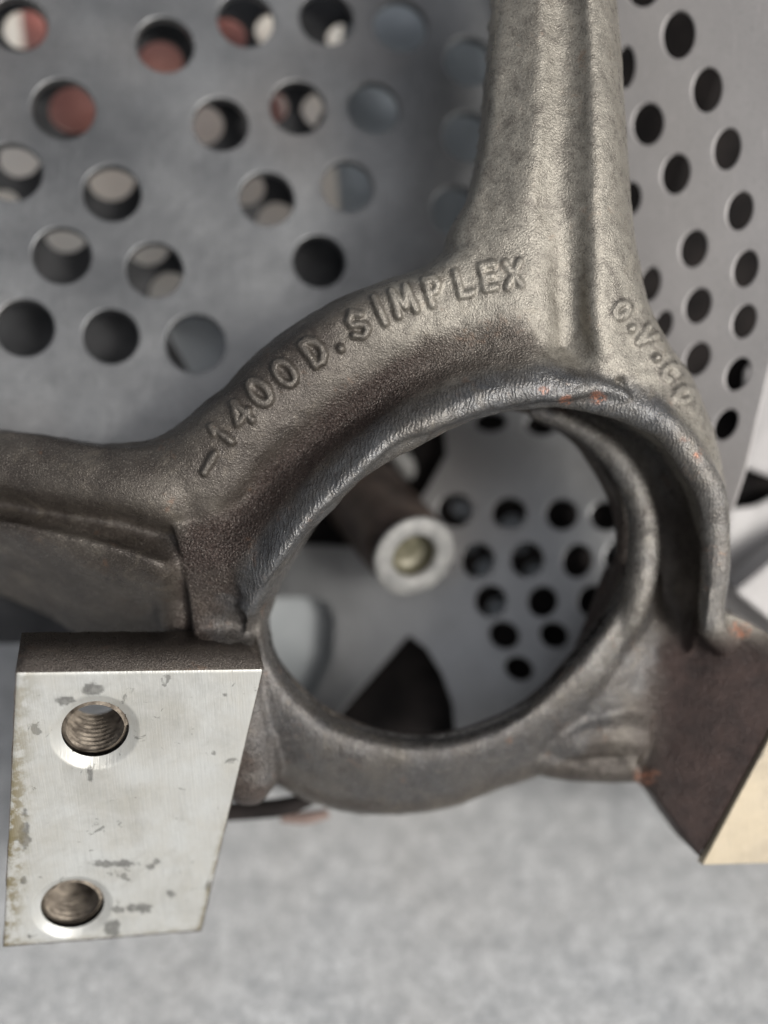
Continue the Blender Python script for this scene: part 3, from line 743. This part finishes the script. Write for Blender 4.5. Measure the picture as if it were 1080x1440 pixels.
# ------------------------------------------------------------------ things under and behind the discs
def tube_obj(name, spec, mat, label=None, cat=None, n=8, sides=20, parent=None, kind=None):
    V, F = sweep(spec, n, False, sides)
    o = link(name, mesh_from(W(V), F), mat, parent, WP(*spec[0][:3]))
    if label: tag(o, label, cat)
    return o
tube_obj('red_hose', [(55, -60, -800, 40), (56, 40, -800, 40), (100, 140, -800, 72), (170, 130, -800, 50), (228, 84, -800, 62), (310, 30, -800, 42), (372, 140, -800, 36), (400, 240, -800, 34), (430, 200, -830, 30)], REDR,
         'red rubber hose looping beneath the perforated discs', 'hose')
def slab(name, poly, depth, mat, label, cat, parent=None):
    V, F = prism(poly, 0, depth)
    m = mesh_from(W(V), F)
    bm = bmesh.new(); bm.from_mesh(m); bmesh.ops.recalc_face_normals(bm, faces=bm.faces)
    bmesh.ops.bevel(bm, geom=bm.edges, offset=.0008, segments=2, affect='EDGES')
    bm.to_mesh(m); bm.free()
    o = link(name, m, mat, parent, WP(*poly[0]), smooth=False)
    if label: tag(o, label, cat)
    return o
slab('cream_board', [(-500, -400, -1150), (480, -400, -1150), (480, 520, -1000), (-500, 520, -1000)], (0, 0, -40), CREAMP, 'cream painted board lying beneath the left discs', 'board')
slab('metal_tray', [(490, -100, -560), (760, -100, -580), (780, 420, -580), (480, 320, -560), (470, 200, -560)], (0, 0, -20), TRAY, 'pale bluish metal tray behind the gap left of the upright arm', 'tray')
slab('dark_backing', [(830, -200, -560), (1130, -200, -360), (1180, 560, -480), (1160, 740, -480), (980, 740, -490), (930, 660, -480), (850, 520, -540)], (0, 0, -30), BLACK, 'black backing added close behind the pale right disc to darken its holes', 'backing')  # backing added so the disc's holes and the slot show dark
slab('end_cover', [(1050, 520, -430), (1200, 380, -430), (1300, 400, -430), (1300, 690, -400), (1100, 676, -400), (1046, 656, -410)], (0, 0, -16), WHITE, 'white end cover beyond the rim of the pale disc, above the dark slot', 'cover')
slab('pale_bracket', [(990, 720, -440), (1030, 716, -430), (1062, 712, -430), (1110, 688, -430), (1300, 690, -430), (1300, 960, -430), (990, 960, -440)], (0, 0, -14), WHITE, 'pale plate under the dark slot at the right of the ring', 'plate')
slab('grey_cover', [(210, 430, -500), (350, 430, -520), (380, 560, -520), (200, 560, -500)], (0, 0, -12), PALE, 'small bluish cover plate behind the hole nearest the start of the lettering', 'cover')
slab('white_casing', [(1034, 832, -330), (1090, 786, -330), (1250, 700, -330), (1250, 1010, -330)], (0, 20, -60), WHITE, 'white metal casing corner at the right edge beside the ring', 'casing')

# hollow shaft pointing at the viewer inside the ring
sh = empty('hollow_shaft', WP(480, 700, -560))
tag(sh, 'brown hollow shaft with bright end ring inside the opening of the casting', 'shaft')
a_, b_ = P(582, 782, -330), P(486, 668, -640)
ax = (b_ - a_); ax /= np.linalg.norm(ax); ux = np.cross(ax, [0, 0, 1]); ux /= np.linalg.norm(ux); vx = np.cross(ax, ux)
def lathe(prof, n=40):          # (distance along, radius)
    V, F = [], []
    for d_, r_ in prof:
        for k in range(n):
            t = 2 * math.pi * k / n; V.append(a_ + ax * d_ + (ux * math.cos(t) + vx * math.sin(t)) * r_)
    for i in range(len(prof) - 1):
        for k in range(n): F.append((i * n + k, i * n + (k + 1) % n, (i + 1) * n + (k + 1) % n, (i + 1) * n + k))
    return mesh_from(W(V), F)
link('shaft_tube', lathe([(6, 66), (20, 74), (60, 76), (330, 78)]), BROWN, sh, WP(582, 782, -330))
link('end_ring', lathe([(6, 71), (0, 75), (-4, 73), (-7, 69), (-7, 46), (-4, 41), (4, 39)]), RIMST, sh, WP(582, 782, -330))
link('bore', lathe([(3, 40), (30, 40), (31, 20), (32, .01)]), OLIVE, sh, WP(582, 782, -330))

# black backing for the machine body, added so the lower disc's gaps show dark
F5 = Frame((700, 600, -548), (880, 780, -488), (560, 1000, -518))
def h5():
    return [oval(F5, *h) for h in [(652, 716, 18, 13, 20), (722, 738, 17, 15, 0), (684, 800, 15, 16, 30), (662, 768, 12, 11, 0), (752, 802, 14, 13, 0), (732, 768, 12, 11, 0), (700, 856, 15, 15, 0), (860, 768, 11, 9, 0)]]
disc('perforated_disc', F5, [(370, 540), (1000, 540), (1000, 760), (905, 985), (780, 1052), (425, 1085), (450, 985), (494, 900), (502, 815), (370, 790)], h5, 10, BLACK, 'black pierced backing added close behind the dull disc to darken its openings inside the ring')  # not a real disc: backing added to darken the openings
slab('pale_backing', [(600, 680, -590), (900, 680, -560), (900, 900, -540), (600, 900, -560)], (0, 0, -10), PALE, 'pale sheet glimpsed through the small holes inside the ring', 'sheet')
slab('pale_block', [(320, 810, -575), (540, 810, -560), (540, 1030, -520), (320, 1030, -525)], (0, 0, -12), SOFT, 'pale block showing through the cut-out left of the shaft', 'block')
tube_obj('curved_pipe', [(520, 600, -560, 16), (560, 640, -560, 18), (576, 668, -570, 18), (570, 700, -600, 16)], RIMST, 'bright bent pipe just above the hollow shaft', 'pipe')
tube_obj('red_washer', [(395, 1150, -330, 8), (430, 1150, -330, 11), (462, 1144, -330, 8)], PINKR, 'small reddish strip lying under the lower left of the ring', 'strip')
tube_obj('lobe_shade_strip', [(240, 1146, -290, 14), (330, 1141, -290, 15), (400, 1134, -280, 15), (450, 1118, -270, 10)], BLACK, 'dark strip added as contact shade under the rounded lobe at the lower left of the ring', 'shade')  # dark tube stands in for the contact shadow below the lobe
print('script', round(time.time() - T0, 1), 's')
